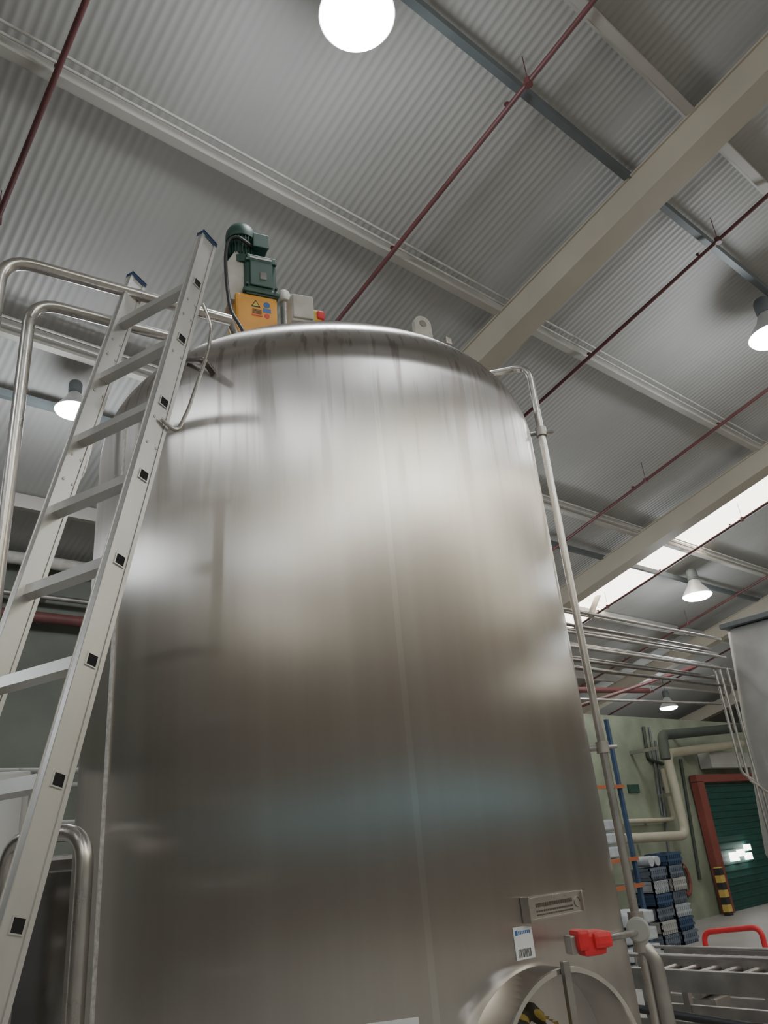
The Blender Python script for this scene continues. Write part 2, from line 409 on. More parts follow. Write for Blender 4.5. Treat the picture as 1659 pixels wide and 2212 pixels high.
def lug(a, r, zb, face, n=24):
    c = T+az(a)*r; e1 = az(face+90); e2 = V(0, 0, 1); e3 = az(face)
    out = []; inn = []
    for k in range(n):
        t = 2*math.pi*k/n; cx, cy = math.cos(t), math.sin(t)
        px, py = cx*.040, cy*.040
        if cy < -.01: px = math.copysign(.040+.006*abs(cy), cx) if abs(cx) > .35 else cx*.11; py = -.12*abs(cy)**.5
        out.append((px, py)); inn.append((cx*.018, cy*.018))
    bm = bmesh.new(); th = .012; L = []
    for s in (-1, 1):
        L.append([[bm.verts.new(c+V(0, 0, zb+.11)+e1*x+e2*y+e3*s*th) for x, y in q] for q in (out, inn)])
    for k in range(n):
        j = (k+1) % n
        for s in (0, 1): bm.faces.new((L[s][0][k], L[s][0][j], L[s][1][j], L[s][1][k]))
        bm.faces.new((L[0][0][k], L[0][0][j], L[1][0][j], L[1][0][k])); bm.faces.new((L[0][1][k], L[0][1][j], L[1][1][j], L[1][1][k]))
    return bm_mesh(bm)
mk("lifting_lug", lug(-87, .72, 3.535, 255), WHITEB, tank, "pale steel lifting eye with round hole")
mk("lifting_lug", lug(30, .72, 3.5, 290), WHITEB, tank)
q = sd(968, 745, 2.62); mk("cover_bolt", obox(V(q.x, q.y, 3.475), STD, (.03, .02, .03), .003), STEEL, tank)
A, zn = tank_hit(1190, 1956)
nf = (az(A+90), V(0, 0, 1), az(A)); npc = ont(A, zn, .016)
bm = bmesh.new()
add_obox(bm, npc, nf, (.235, .050, .006), .001); add_obox(bm, npc-nf[0]*.117-nf[2]*.006, nf, (.006, .066, .030), .001); add_obox(bm, npc+nf[0]*.117-nf[2]*.006, nf, (.006, .056, .030), .001)
add_obox(bm, npc+nf[1]*.026-nf[2]*.004, nf, (.235, .004, .022)); add_obox(bm, npc-nf[1]*.026-nf[2]*.004, nf, (.235, .004, .022))
npl = mk("nameplate", bm_mesh(bm), STEEL, tank, "engraved steel rating plate in raised frame")
bm = bmesh.new()
random.seed(8)
for row, (yy, h) in enumerate(((.008, .010), (-.007, .005), (-.016, .004))):
    xx = -.085
    while xx < .07:
        w = random.uniform(.004, .010); add_obox(bm, npc+nf[0]*(xx+w/2)+nf[1]*yy+nf[2]*.0034, nf, (w, h, .001)); xx += w+.003
add_sweep(bm, [npc+nf[0]*(.095+.013*math.cos(t))+nf[1]*(.013*math.sin(t))+nf[2]*.0035 for t in [k*.35 for k in range(15)]], .0015, 6)
mk("engraved_lettering", bm_mesh(bm), DDISH, npl, "worn engraved lettering")
A2, z2 = tank_hit(1131, 2036); sf = (az(A2+90), V(0, 0, 1), az(A2)); sc = ont(A2, z2, .002)
stk = mk("sticker", obox(sc, sf, (.066, .078, .002)), PAPER, tank, "white asset sticker with blue mark and barcode")
bm = bmesh.new(); random.seed(3); xx = -.024
while xx < .022:
    w = random.uniform(.0010, .0026); add_obox(bm, sc+sf[0]*(xx+w/2)-sf[1]*.024+sf[2]*.0014, sf, (w, .020, .0006)); xx += w+random.uniform(.0014, .0026)
mk("barcode", bm_mesh(bm), INK, stk)
bm = bmesh.new(); add_obox(bm, sc-sf[0]*.024+sf[1]*.025+sf[2]*.0014, sf, (.009, .012, .0006)); xx = -.015
while xx < .026:
    add_obox(bm, sc+sf[0]*xx+sf[1]*.025+sf[2]*.0014, sf, (.004, .008, .0006)); xx += .0062
mk("printed_logo", bm_mesh(bm), BINK, stk)
A4, z4 = tank_hit(846, 2204); z4 -= .045; q4 = ont(A4, z4, .002); mk("sticker", obox(q4, (az(A4+90), V(0, 0, 1), az(A4)), (.135, .09, .002), .0008), PAPER, tank, "blank white label")
# manway
A3 = 263.0; mc = T+V(0, 0, 1.032); mf = (az(A3+90), V(0, 0, 1), az(A3))
rm = .25
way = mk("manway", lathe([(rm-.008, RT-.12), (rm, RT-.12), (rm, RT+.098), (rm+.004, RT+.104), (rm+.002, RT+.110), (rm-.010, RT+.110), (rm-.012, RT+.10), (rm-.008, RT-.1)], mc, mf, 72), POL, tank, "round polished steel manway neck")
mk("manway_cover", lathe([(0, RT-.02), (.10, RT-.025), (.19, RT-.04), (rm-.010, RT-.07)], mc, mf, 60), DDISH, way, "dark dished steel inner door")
mk("clamp_bar", obox(mc+mf[2]*(RT+.118)+V(0, 0, .04), mf, (.024, .46, .014), .003), STEELD, way, "flat vertical steel clamp bar across the opening")
kp = sd(1276, 2036, 2.40)
kx = (az(-25), V(0, 0, 1), az(245))
bm = bmesh.new(); add_obox(bm, kp, kx, (.07, .060, .05), .014); add_obox(bm, kp+kx[0]*.022+kx[1]*.006+kx[2]*.006, kx, (.055, .040, .06), .012); add_obox(bm, kp-kx[0]*.03+kx[1]*.010, kx, (.035, .050, .055), .010)
mk("clamp_knob", bm_mesh(bm), RED, way, "bright red moulded plastic clamp block")
mk("clamp_bracket", obox(kp-kx[0]*.054-kx[2]*.01, kx, (.018, .045, .04), .004), STEELD, way)
# one folded striped sheet, made up for the yellow patch inside the manway
bm = bmesh.new(); nu, nv = 26, 26; G = []
for i in range(nu):
    row = []
    for j in range(nv):
        a_ = (i/(nu-1)-.5); b_ = (j/(nv-1)-.5)
        px = -.075+a_*.24+.015*math.sin(b_*9); pz = .045+b_*.24+.012*math.sin(a_*11)
        d_ = .020+.016*math.sin(a_*22+b_*7)+.012*math.cos(b_*19-a_*6)
        row.append(bm.verts.new(mc+mf[0]*px+mf[1]*pz+mf[2]*(RT-.01+d_)))
    G.append(row)
for i in range(nu-1):
    for j in range(nv-1):
        if ((i-12.5)/13)**2+((j-12.5)/13)**2 < 1.15: bm.faces.new((G[i][j], G[i+1][j], G[i+1][j+1], G[i][j+1]))
for v in [v for v in bm.verts if not v.link_faces]: bm.verts.remove(v)
mk("yellow_sheet", bm_mesh(bm, True), STRIPED, way, "rumpled yellow and black striped sheet in the opening")
h1 = sd(402, 778, 2.42); h2 = sd(470, 818, 2.40); h0 = sd(440, 778, 2.25)
mk("grab_handle", tube([h1+V(.06, .1, 0), h1, h0, h2, h2+V(.10, .16, -.02)], .012, .04), DDISH, tank, "bent dark steel grab handle")

# side pipe on tank
P = V(3.05*math.cos(math.radians(34.3)), 3.05*math.sin(math.radians(34.3)), 0)
sp = thing("riser_pipe", (P.x, P.y, 0), "thin stainless riser pipe clamped along the tank side", "pipe")
ti = T+(P-T).normalized()*.62
mk("pipe", tube([(P.x, P.y, .25), (P.x, P.y, 3.56), (ti.x+.02, ti.y, 3.585), (ti.x, ti.y, 3.5)], .015, .07), STEEL, sp)
for u, v in ((1163, 935), (1298, 1615)):
    z = sd(u, v, 3.05).z; inn = T+(P-T).normalized()*(RT-.005)
    bm = bmesh.new(); add_sweep(bm, [(P.x, P.y, z-.02), (P.x, P.y, z+.02)], .024, 14); add_sweep(bm, [(P.x, P.y, z), (inn.x, inn.y, z)], .010, 8)
    add_sweep(bm, [(P.x, P.y, z), (P.x+.045, P.y-.03, z)], .007, 8)
    mk("pipe_clamp", bm_mesh(bm, True, 40), STEELD, sp)
pz = sd(1380, 2012, 3.05).z
mk("valve_body", tube([(P.x, P.y, pz-.06), (P.x, P.y, pz+.06)], .026), STEEL, sp)
dv = (CAM-P); dv.z = 0; dv.normalize(); sdv = V(-dv.y, dv.x, 0)
mk("gauge", lathe([(0, .0), (.034, .0), (.038, .01), (.038, .03), (.032, .036), (0, .036)], V(P.x, P.y, pz+.01)+dv*.03, (sdv, V(0, 0, 1), dv), 32), GREY, sp, "round grey pressure gauge")
mk("link_rod", tube([kp+V(.05, 0, 0), V(P.x, P.y, pz)-V(.02, .01, 0)], .009), STEEL, sp)
mk("lower_pipe", tube([(P.x+.02, P.y-.03, .25), (P.x+.02, P.y-.03, pz-.08), (P.x, P.y, pz-.04)], .024, .03), STEELD, sp)
mk("foot_plate", lathe([(0, 0), (.08, 0), (.08, .01), (.03, .02), (.03, .26), (0, .26)], V(P.x+.01, P.y-.015, 0), STD, 24), STEELD, sp)

# ---------------------------------------------------------------- agitator on top
mp = V(1.505, 2.425, 0)
FA = 253; DZ = -.055
fr = (az(FA+90), V(0, 0, 1), az(FA))
ag = thing("agitator_motor", (mp.x, mp.y, 3.55), "green geared agitator motor on an orange guard atop the tank", "electric motor")
def g(x, z, f): return mp+fr[0]*x+V(0, 0, z+DZ)+fr[2]*f
mk("mounting_flange", lathe([(0, 3.50), (.17, 3.50), (.17, 3.60), (.135, 3.62), (.135, 3.685), (0, 3.685)], V(mp.x, mp.y, 0), STD, 32), WHITEB, ag)
gd = mk("guard", obox(g(.0, 3.855, .0), fr, (.190, .24, .16), .012), ORANGE, ag, "orange painted coupling guard with warning signs")
fz = .081
def tri(c, s):
    bm = bmesh.new(); bm.faces.new([bm.verts.new(c+fr[0]*x*s+fr[1]*y*s) for x, y in ((-1, -.8), (1, -.8), (0, 1))]); return bm_mesh(bm)
mk("warning_mark", tri(g(-.005, 3.925, fz), .022), INK, gd, "black warning triangle border")
mk("warning_triangle", tri(g(-.005, 3.924, fz+.001), .014), YEL, gd)
for i in range(4): mk("printed_line", obox(g(.0, 3.894-.007*i, fz), fr, (.042, .003, .001)), INK, gd)
bm = bmesh.new(); add_sweep(bm, [g(.045, 3.928, fz-.001), g(.045, 3.928, fz+.001)], .015, 20)
mk("mandatory_sign", bm_mesh(bm), BINK, gd, "round blue safety sign")
mk("safety_label", obox(g(.045, 3.897, fz), fr, (.036, .022, .001)), BINK, gd)
bm = bmesh.new(); add_sweep(bm, [g(.045, 3.868, fz-.001), g(.045, 3.868, fz+.001)], .012, 20)
mk("prohibition_sign", bm_mesh(bm), RED, gd, "round red safety sign")
mk("danger_label", obox(g(.0, 3.862, fz), fr, (.050, .006, .001)), RED, gd)
mk("gearbox", obox(g(.022, 4.080, .0), fr, (.150, .215, .17), .018), GREEN, ag, "dark green cast gearbox block")
bm = bmesh.new(); add_obox(bm, g(.022, 4.09, .088), fr, (.105, .14, .012), .004); add_obox(bm, g(.022, 4.175, .085), fr, (.135, .035, .02), .005); add_obox(bm, g(.022, 3.995, .0), fr, (.165, .022, .18), .004)
for sx_ in (-.045, .089):
    for sz_ in (4.02, 4.16): add_sweep(bm, [g(sx_, sz_, .084), g(sx_, sz_, .098)], .006, 8)
mk("gearbox_cover", bm_mesh(bm), GREEN, ag)
mk("maker_plate", obox(g(.02, 4.176, .096), fr, (.10, .010, .001)), STEELD, ag)
mk("rating_plate", obox(g(.030, 4.08, .095), fr, (.030, .040, .001)), DDISH, ag)
mk("side_shroud", prism([(-.050, 0), (.03, 0), (.03, .26), (-.02, .28), (-.060, .20)], g(-.070, 3.94, .0), fr, .13), WHITEB, ag, "whitish scratched sheet metal shroud")
mo = g(-.050, 0, .01); mo.z = DZ
mk("motor_body", lathe([(0, 4.16), (.066, 4.16), (.066, 4.20), (.060, 4.205), (.060, 4.315), (.071, 4.318), (.073, 4.34), (.070, 4.37), (.058, 4.395), (.035, 4.41), (0, 4.415)], mo, STD, 40), GREEN, ag)
for k in range(28):
    a = 360*k/28; mk("cooling_fin", obox(mo+az(a)*.064+V(0, 0, 4.26), (az(a+90), az(a), V(0, 0, 1)), (.003, .014, .10)), GREEN, ag)
mk("terminal_box", obox(g(.024, 4.285, .058), fr, (.070, .074, .06), .006), GREEN, ag)
mk("terminal_lid", obox(g(.024, 4.285, .091), fr, (.076, .080, .010), .004), GREEN, ag)
mk("power_cable", tube([g(-.01, 4.26, .07), g(-.05, 4.25, .10), g(-.085, 4.285, .09), g(-.125, 4.27, .07), g(-.135, 4.18, .06), g(-.130, 4.03, .06), g(-.120, 3.85, .09), g(-.085, 3.72, .15), g(-.06, 3.64, .16)], .0085, .06), BLACK, ag, "black looping power cable")

bx = sd(649, 675, 2.72); SF = 250; bf = (az(SF+90), V(0, 0, 1), az(SF))
sw = thing("isolator_box", (bx.x, bx.y, 3.52), "scuffed white isolator box with red rotary switch", "switch box")
mk("enclosure", obox(bx-V(0, 0, .01), bf, (.10, .14, .08), .004), WHITEB, sw)
mk("enclosure_lid", obox(bx-V(0, 0, .005)+bf[2]*.044, bf, (.088, .12, .01), .003), WHITEB, sw)
mk("bracket", obox(V(bx.x, bx.y, 3.64), bf, (.05, .24, .02), .002), STEELD, sw)
mk("switch_plate", obox(bx+bf[0]*.070-V(0, 0, .022), bf, (.038, .056, .05), .006), YEL, sw)
mk("rotary_switch", obox(bx+bf[0]*.083-V(0, 0, .022)+bf[2]*.015, bf, (.036, .042, .045), .010), RED, sw)
vp = sd(613, 648, 2.98)
vn = thing("breather_valve", (vp.x, vp.y, 3.5), "small grey capped breather valve on the tank top", "valve")
mk("valve_stem", tube([(vp.x, vp.y, 3.56), (vp.x, vp.y, vp.z)], .022), STEEL, vn)
mk("valve_cap", lathe([(0, -.02), (.034, -.02), (.036, .02), (.028, .04), (0, .046)], vp, STD, 24), WHITEB, vn)

# ---------------------------------------------------------------- ladder
dn = V(-.225, -.078, -.972).normalized(); rg = V(-.326, .945, 0).normalized()
rg = (rg-rg.dot(dn)*dn).normalized(); nn = dn.cross(rg).normalized()
P0 = V(.969, 1.93, 1.835+1.6); st = .28; wd = .36
nst = (P0.z)/(-dn.z*st)
lad = thing("leaning_ladder", (P0+dn*st*nst+rg*wd/2), "long aluminium extension ladder leaning beside the tank", "ladder")
kt, kb = -.89, nst-.02
def stile(off):
    a = P0+rg*off
    c = a+dn*st*(kt+kb)/2; bm = bmesh.new(); ax = (rg, nn, dn); Ln = st*(kb-kt)
    add_obox(bm, c, ax, (.022, .066, Ln), .003)
    add_obox(bm, c+nn*.030, ax, (.028, .008, Ln), .002); add_obox(bm, c-nn*.030, ax, (.028, .008, Ln), .002)
    return bm_mesh(bm)
mk("stile", stile(0), ALU, lad); mk("stile", stile(wd), ALU, lad)
rung0 = None
for k in range(0, 13):
    c = P0+dn*st*k+rg*wd/2
    if rung0 is None:
        bm = bmesh.new(); h = .0165; hi = .0135; Lh = wd/2+.015
        def ring(s, t): return [bm.verts.new(c+rg*t+(nn*x+dn*y)) for x, y in ((s, s), (-s, s), (-s, -s), (s, -s))]
        o1, o2, i1, i2 = ring(h, -Lh), ring(h, Lh), ring(hi, -Lh), ring(hi, Lh)
        for q in range(4):
            j = (q+1) % 4
            bm.faces.new((o1[q], o1[j], o2[j], o2[q])); bm.faces.new((o1[q], o1[j], i1[j], i1[q])); bm.faces.new((o2[q], o2[j], i2[j], i2[q]))
            f = bm.faces.new((i1[q], i1[j], i2[j], i2[q])); f.material_index = 1
        pl = [bm.verts.new(c-rg*(Lh-.0015)+(nn*x+dn*y)*hi) for x, y in ((1, 1), (-1, 1), (-1, -1), (1, -1))]
        f = bm.faces.new(pl); f.material_index = 1  # black plug and inner faces paint the shade inside the hollow rung
        rung0 = mk("rung", bm_mesh(bm), [ALU, DARK], lad); base = rung0.location.copy()
    else:
        r = rung0.copy(); coll.objects.link(r); r.parent = lad; r.location = base+dn*st*k
for off in (0, wd):
    mk("end_cap", obox(P0+rg*off+dn*st*(kt-.015), (rg, nn, dn), (.028, .066, .012), .004), BLUE, lad, "blue plastic end cap")
hk = lambda k, off, n_: P0+dn*st*k+rg*off+nn*n_
sgn = 1 if (CAM-P0).dot(nn) > 0 else -1
mk("guide_hook", tube([hk(.25, -.02, .04*-sgn), hk(.5, -.03, .09*-sgn), hk(.9, -.03, .10*-sgn), hk(1.9, -.03, .08*-sgn), hk(2.3, -.03, .06*-sgn), hk(2.25, -.02, -.0)], .006, .03), STEEL, lad, "bent steel guide hook")
mk("guide_hook", tube([hk(1.3, wd+.01, .0), hk(1.5, wd+.02, .05*-sgn), hk(2.3, wd+.02, .06*-sgn), hk(2.6, wd+.02, .04*-sgn)], .006, .03), STEEL, lad)
for off in (0, wd):
    for k in (.35, .62, 1.25, 2.25, 2.6):
        for n_ in (-.018, .018):
            c = hk(k, off, n_); bm = bmesh.new(); add_sweep(bm, [c-rg*.013, c+rg*.013*1.2], .005, 8)
            mk("rivet", bm_mesh(bm, True, 40), STEELD, lad)

# ---------------------------------------------------------------- handrails by the ladder
def u_rail(a, b, z, label):
    r = thing("handrail", (a[0], a[1], 0), label, "handrail", "tubular handrails")
    mk("rail_tube", tube([(a[0], a[1], 0), (a[0], a[1], z), (b[0], b[1], z)], .0225, .11, 18), STEEL, r)
    mk("rail_foot", lathe([(0, 0), (.06, 0), (.06, .01), (0, .01)], V(a[0], a[1], 0), STD, 20), STEELD, r)
    mk("rail_bracket", tube([(b[0], b[1], z), (b[0]+.03, b[1]+.02, z-.03), (b[0]+.08, b[1]+.02, z-.12)], .016, .02), STEELD, r)
u_rail((.45, 2.34), (1.27, 2.215), 3.6, "bent stainless tubular handrail reaching the tank top")
u_rail((.60, 2.515), (1.13, 2.44), 3.6, "shorter bent stainless handrail beside the ladder")
gr = thing("guard_frame", (.85, 2.3, 0), "polished stainless tubular guard frame standing by the tank", "guard frame")
ga = sd(184, 1850, 2.50); gbp = sd(20, 1800, 2.75)
mk("frame_tube", tube([(ga.x, ga.y, 0), (ga.x, ga.y, ga.z+.07), (gbp.x, gbp.y, ga.z+.07), (gbp.x, gbp.y, 0)], .024, .10, 18), STEEL, gr)
mk("cross_tube", tube([(ga.x, ga.y, .55), (gbp.x, gbp.y, .55)], .018), STEEL, gr)
vc = sd(120, 1850, 4.0); ztop = vc.z; mx_ = (az(-22), az(68), V(0, 0, 1)); vc = V(vc.x, vc.y, 0)-mx_[0]*.06
mcab = thing("machine_cabinet", vc, "dark polished steel machine cabinet behind the guard frame", "machine cabinet")
mk("cabinet_shell", obox(vc+V(0, 0, ztop/2+.05), mx_, (.62, .36, ztop-.1), .02), DDISH, mcab)
DP = M("dark_polished_door", (.24, .23, .22), .10, 1, .15, 6, rvar=.04)
mk("cabinet_door", obox(vc+V(0, 0, ztop/2+.05)-mx_[1]*.187, mx_, (.56, .02, ztop-.22), .008), DP, mcab)
mk("door_handle", tube([vc+mx_[0]*.22-mx_[1]*.205+V(0, 0, 1.1), vc+mx_[0]*.22-mx_[1]*.24+V(0, 0, 1.1), vc+mx_[0]*.22-mx_[1]*.24+V(0, 0, 1.3), vc+mx_[0]*.22-mx_[1]*.205+V(0, 0, 1.3)], .008, .02), STEEL, mcab)
for sx_ in (-.26, .26):
    for sy_ in (-.13, .13):
        p = vc+mx_[0]*sx_+mx_[1]*sy_; mk("leg", tube([(p.x, p.y, 0), (p.x, p.y, .12)], .02), STEELD, mcab)
ca_ = sd(74, 1662, 3.05); xd = az(-20); yd_ = az(70)
cco = V(ca_.x, ca_.y, 0)-xd*.30+yd_*.10; ctop = ca_.z
cb_ = thing("control_cabinet", cco, "pale grey free-standing control cabinet behind the ladder", "cabinet")
cax = (xd, yd_, V(0, 0, 1))
mk("cabinet_body", obox(cco+V(0, 0, (ctop+.1)/2), cax, (.58, .16, ctop-.1), .01), PALE, cb_)
mk("cabinet_door", obox(cco+V(0, 0, (ctop+.1)/2)-yd_*.086, cax, (.54, .012, ctop-.16), .005), PALE, cb_)
mk("plinth", obox(cco+V(0, 0, .05), cax, (.56, .14, .1)), DARK, cb_)

# ---------------------------------------------------------------- left distant pipework
def hpipe(name, pts, r, mat, label, cat="pipe", group=None, f=.1, n=12, wall=None, at=()):
    if wall is None: return solo(name, tube(pts, r, f, n), mat, label, cat, group)
    p0 = Vector(pts[0]); root = thing(name, p0, label, cat, group)
    mk("pipe", tube(pts, r, f, n), mat, root)
    for i, t in at:
        p = Vector(pts[i]).lerp(Vector(pts[i+1]), t)
        mk("wall_bracket", box(p.x-.03, p.x+.03, p.y+r*.6, wall, p.z-.03, p.z+.03), STEELD, root)
    return root
for (v0, r, mat, lab) in ((1165, .05, WHITEB, "pale horizontal service pipe on the wall"), (1215, .07, WHITEB, "thick pale horizontal service pipe on the wall"), (1335, .06, REDP, "dark red horizontal pipe on the wall"), (1290, .03, STEELD, "thin grey horizontal pipe on the wall")):
    p = sy(100, v0, 8.42); hpipe("service_pipe", [(-2, 8.42, p.z), (7, 8.42, p.z)], r, mat, lab, group="wall service pipes", wall=8.598, at=((0, .1), (0, .5), (0, .9)))
pr = thing("platform_railing", (1.5, 5.2, 0), "grey tubular railing along a low platform", "railing")
for v0 in (1665, 1697, 1780, 1800):
    p = sy(100, v0, 5.2); mk("rail", tube([(.2, 5.2, p.z), (3.2, 5.2, p.z)], .018), GREY, pr)
for x in (.3, 1.5, 3.0):
    mk("post", tube([(x, 5.2, 0), (x, 5.2, sy(100, 1660, 5.2).z)], .02), GREY, pr)

# ---------------------------------------------------------------- right distant pipe rack, hopper
rk = thing("pipe_rack", (9, 5.5, 0), "bundle of thin stainless process pipes on a high rack", "pipe rack")
for i, (v0, dy) in enumerate(((1335, 0), (1352, .2), (1368, .12), (1380, 0), (1390, .22), (1398, .15), (1412, -.05), (1420, .2), (1430, .1), (1441, .18), (1452, 0))):
    p = sy(1320, v0, 5.5); mk("pipe", tube([(5.0, 5.5+dy, p.z), (11.74, 5.5+dy, p.z)], .030 if i in (2, 5) else .022, n=10), STEELD if i in (0, 3, 6) else DDISH, rk)
zt = sy(1320, 1335, 5.5).z
mk("rack_hanger", box(5.188, 5.212, 5.72, 5.74, zt-.52, roofz(5.73)), STEELD, rk)
mk("rack_arm", box(5.18, 5.22, 5.42, 5.75, zt-.56, zt-.52), STEELD, rk)
hp = thing("bulk_hopper", (12.4, 4.6, 0), "large dull grey metal bulk container on legs with dark rim", "hopper")
bm = bmesh.new()
q8 = [bm.verts.new(p) for p in ((11.7, 3.7, 1.0), (13.3, 3.7, 1.0), (13.3, 5.72, 1.0), (11.7, 5.72, 1.0), (11.75, 3.9, 4.3), (13.3, 3.9, 4.3), (13.3, 5.4, 4.3), (11.75, 5.4, 4.3))]
for f in ((0, 1, 2, 3), (4, 5, 6, 7), (0, 1, 5, 4), (1, 2, 6, 5), (2, 3, 7, 6), (3, 0, 4, 7)): bm.faces.new([q8[i] for i in f])
bmesh.ops.bevel(bm, geom=list(bm.edges), offset=.12, segments=5, affect='EDGES', profile=.5)
mk("hopper_body", bm_mesh(bm, True, 30), HOPM, hp)
mk("hopper_rim", box(11.7, 13.35, 3.85, 5.45, 4.3, 4.38, .01), RAIL, hp)
for x in (11.9, 13.15):
    for y in (4.0, 5.3): mk("leg", box(x-.05, x+.05, y-.05, y+.05, 0, 1.02), STEELD, hp)
dp = thing("drop_pipes", (11.4, 5.4, 0), "stainless pipes dropping from the rack beside the hopper", "pipe")
for i, u in enumerate((1545, 1556, 1572)):
    yy = 5.5-.05*i
    a = sy(u, 1450, yy); b_ = sy(u+52, 1670+15*i, yy)
    mk("pipe", tube([(a.x, yy, a.z+.05), (a.x, yy, b_.z), (a.x+.12, yy-.1, b_.z-.12), (a.x+.12, yy-.1, .0 if i == 0 else .9)], .020, .06), STEELD, dp)
hpipe("service_main", [sy(1235, 1490, 7.9), sy(1400, 1492, 7.9)], .05, REDP, "dark red service main above the partition")
hpipe("service_main", [sy(1210, 1540, 7.6), sy(1500, 1440, 6.8)], .03, REDP, "dark red sloping branch pipe")
hpipe("service_main", [sy(1240, 1510, 7.4), sy(1560, 1520, 7.0)], .025, STEELD, "thin grey horizontal pipe above the partition")
br = sy(1315, 1225, 7.3); b2 = sy(1275, 1330, 7.3)
hpipe("roof_brace", [br, b2], .05, BEAM, "short beige diagonal roof brace", "brace")

# ---------------------------------------------------------------- partition wall fittings
Y = 8.35
def wp(u, v, y=Y): return sy(u, v, y)
a = wp(1500, 1690)
dr = thing("door_1", (a.x+.9, Y, 0), "dark teal roller door in a dark red steel frame", "door"); dr["kind"] = "structure"
x0 = a.x; x1 = x0+2.6; zt = a.z
mk("door_leaf", box(x0+.1, x1-.1, Y-.02, Y+.04, 0, zt-.05), TEAL, dr)
for k in range(int(zt/.12)): mk("door_slat", obox(V((x0+x1)/2, Y-.03, .08+k*.12), STD, (x1-x0-.22, .02, .02)), TEAL, dr)
bm = bmesh.new(); add_obox(bm, V(x0, Y-.06, zt/2), STD, (.26, .14, zt)); add_obox(bm, V(x1, Y-.06, zt/2), STD, (.26, .14, zt)); add_obox(bm, V((x0+x1)/2, Y-.06, zt+.06), STD, (x1-x0+.26, .14, .14))
mk("door_frame", bm_mesh(bm), MAROON, dr)
hz = banded("hazard_stripes", (.02, .02, .02), (.6, .42, .1), 1.3, 'Z')
solo("bollard_post", box(x0-.36, x0-.22, Y-.28, Y-.16, 0, .80, .01), hz, "yellow and black striped guard post beside the door", "bollard")
hpipe("lagged_pipe", [wp(1600, 1606, 8.0), wp(1440, 1628, 8.0), wp(1482, 1805, 8.0), wp(1345, 1812, 8.0)], .08, CREAM, "cream lagged pipe bending down the green wall", f=.2, wall=8.32, at=((0, .6), (1, .5), (2, .5)))
hpipe("lagged_pipe", [wp(1345, 1775, 8.3), wp(1455, 1770, 8.3), wp(1430, 1660, 8.3)], .04, CREAM, "thin cream lagged pipe on the green wall", wall=8.398, at=((0, .5), (1, .6)))
hpipe("green_pipe", [wp(1600, 1572, 7.7), wp(1430, 1588, 7.7), wp(1438, 1640, 7.7)], .09, DUCT, "dull dark green duct above the door", wall=8.398, at=((0, .5), (1, .5)))
hpipe("wall_conduit", [wp(1402, 1570, 8.37), wp(1430, 1760, 8.37)], .02, RAIL, "dark vertical conduit on the green wall")
hpipe("wall_conduit", [wp(1416, 1600, 8.37), wp(1450, 1880, 8.37)], .02, RAIL, "dark vertical conduit on the green wall")
hpipe("wall_conduit", [wp(1390, 1570, 8.36), wp(1400, 1640, 8.36), wp(1432, 1650, 8.36)], .03, DUCT, "grey pipe stub on the green wall")
hpipe("wall_conduit", [wp(1470, 1640, 8.37), wp(1512, 1900, 8.37)], .03, DUCT, "dark pipe beside the door frame")
e = wp(1560, 1645); solo("door_canopy", box(e.x-.9, e.x+1.2, 8.12, 8.38, e.z-.15, e.z+.15, .01), GREY, "grey roller housing above the door", "roller housing")
p = wp(1372, 1703); solo("wall_sign", box(p.x-.17, p.x+.17, Y+.02, Y+.045, p.z-.07, p.z+.07), GREEN, "small dark green wall sign", "sign")
p = wp(1480, 1900)
hr = thing("hose_reel", p, "coiled dark red hose on the wall", "hose")
mk("hose", tube([p+V(.15*math.cos(t), 0, .25*math.sin(t)) for t in [k*.5 for k in range(14)]], .03, .02), MAROON, hr)
mk("hose_hook", box(p.x-.04, p.x+.04, p.y-.04, 8.398, p.z+.19, p.z+.23), STEELD, hr)
p = wp(1590, 1850, 8.25)
for dx, dz, s in ((-.05, 0, 1.3), (.25, .05, 1), (.52, -.03, 1), (.55, .13, .9)):
    solo("work_light", box(p.x+dx-.09*s, p.x+dx+.09*s, 8.22, 8.30, p.z+dz-.06*s, p.z+dz+.06*s, .005), WLT, "small bright light panel by the door", "light panel", "light panels")

# racking
ry = 7.0
pu = sy(1335, 1700, ry)
rc = thing("pallet_racking", (pu.x, ry, 0), "blue and orange pallet racking", "racking")
for dx in (0, -2.6): mk("upright", box(pu.x+dx-.03, pu.x+dx+.03, ry-.05, ry+.0, 0, sy(1310, 1555, ry).z), RACKB, rc)
for v in (1700, 1860, 1920):
    z = sy(1330, v, ry).z; mk("rack_beam", box(pu.x-2.6, pu.x+.04, ry-.08, ry-.04, z-.025, z+.025), ORB, rc)
    mk("shelf_deck", box(pu.x-2.6, pu.x+.02, ry-.04, ry+.55, z+.01, z+.025), STEELD, rc)
def sack(x, y, z, s=1, k=0):
    bm = bmesh.new(); r = bmesh.ops.create_cube(bm, size=1); bmesh.ops.subdivide_edges(bm, edges=bm.edges, cuts=5, use_grid_fill=True)
    for v in bm.verts:
        l = v.co; f = 1-.55*max(abs(l.x)*2, abs(l.y)*2)**4*.5
        v.co = V(x+l.x*.60*s, y+l.y*.42*s, z+.085*s+l.z*.17*s*f+.003*math.sin(l.x*30+k)*math.cos(l.y*25))
    return bm_mesh(bm, True)
zb = sy(1330, 1860, ry).z+.027
for col_ in range(2):
    for k in range(3):
        solo("sack", sack(pu.x-.40-.66*col_, ry+.26, zb+.178*k, 1, k), SACK, "stuffed white woven sack stacked on the racking", "sack", "sacks on the racking")
for k in range(4):
    solo("sack", sack(sy(1345, 1960, 6.2).x, 6.2, .0+.178*k, 1.0, k), SACK, "stuffed white woven sack stacked on the floor", "sack", "sacks on the floor")
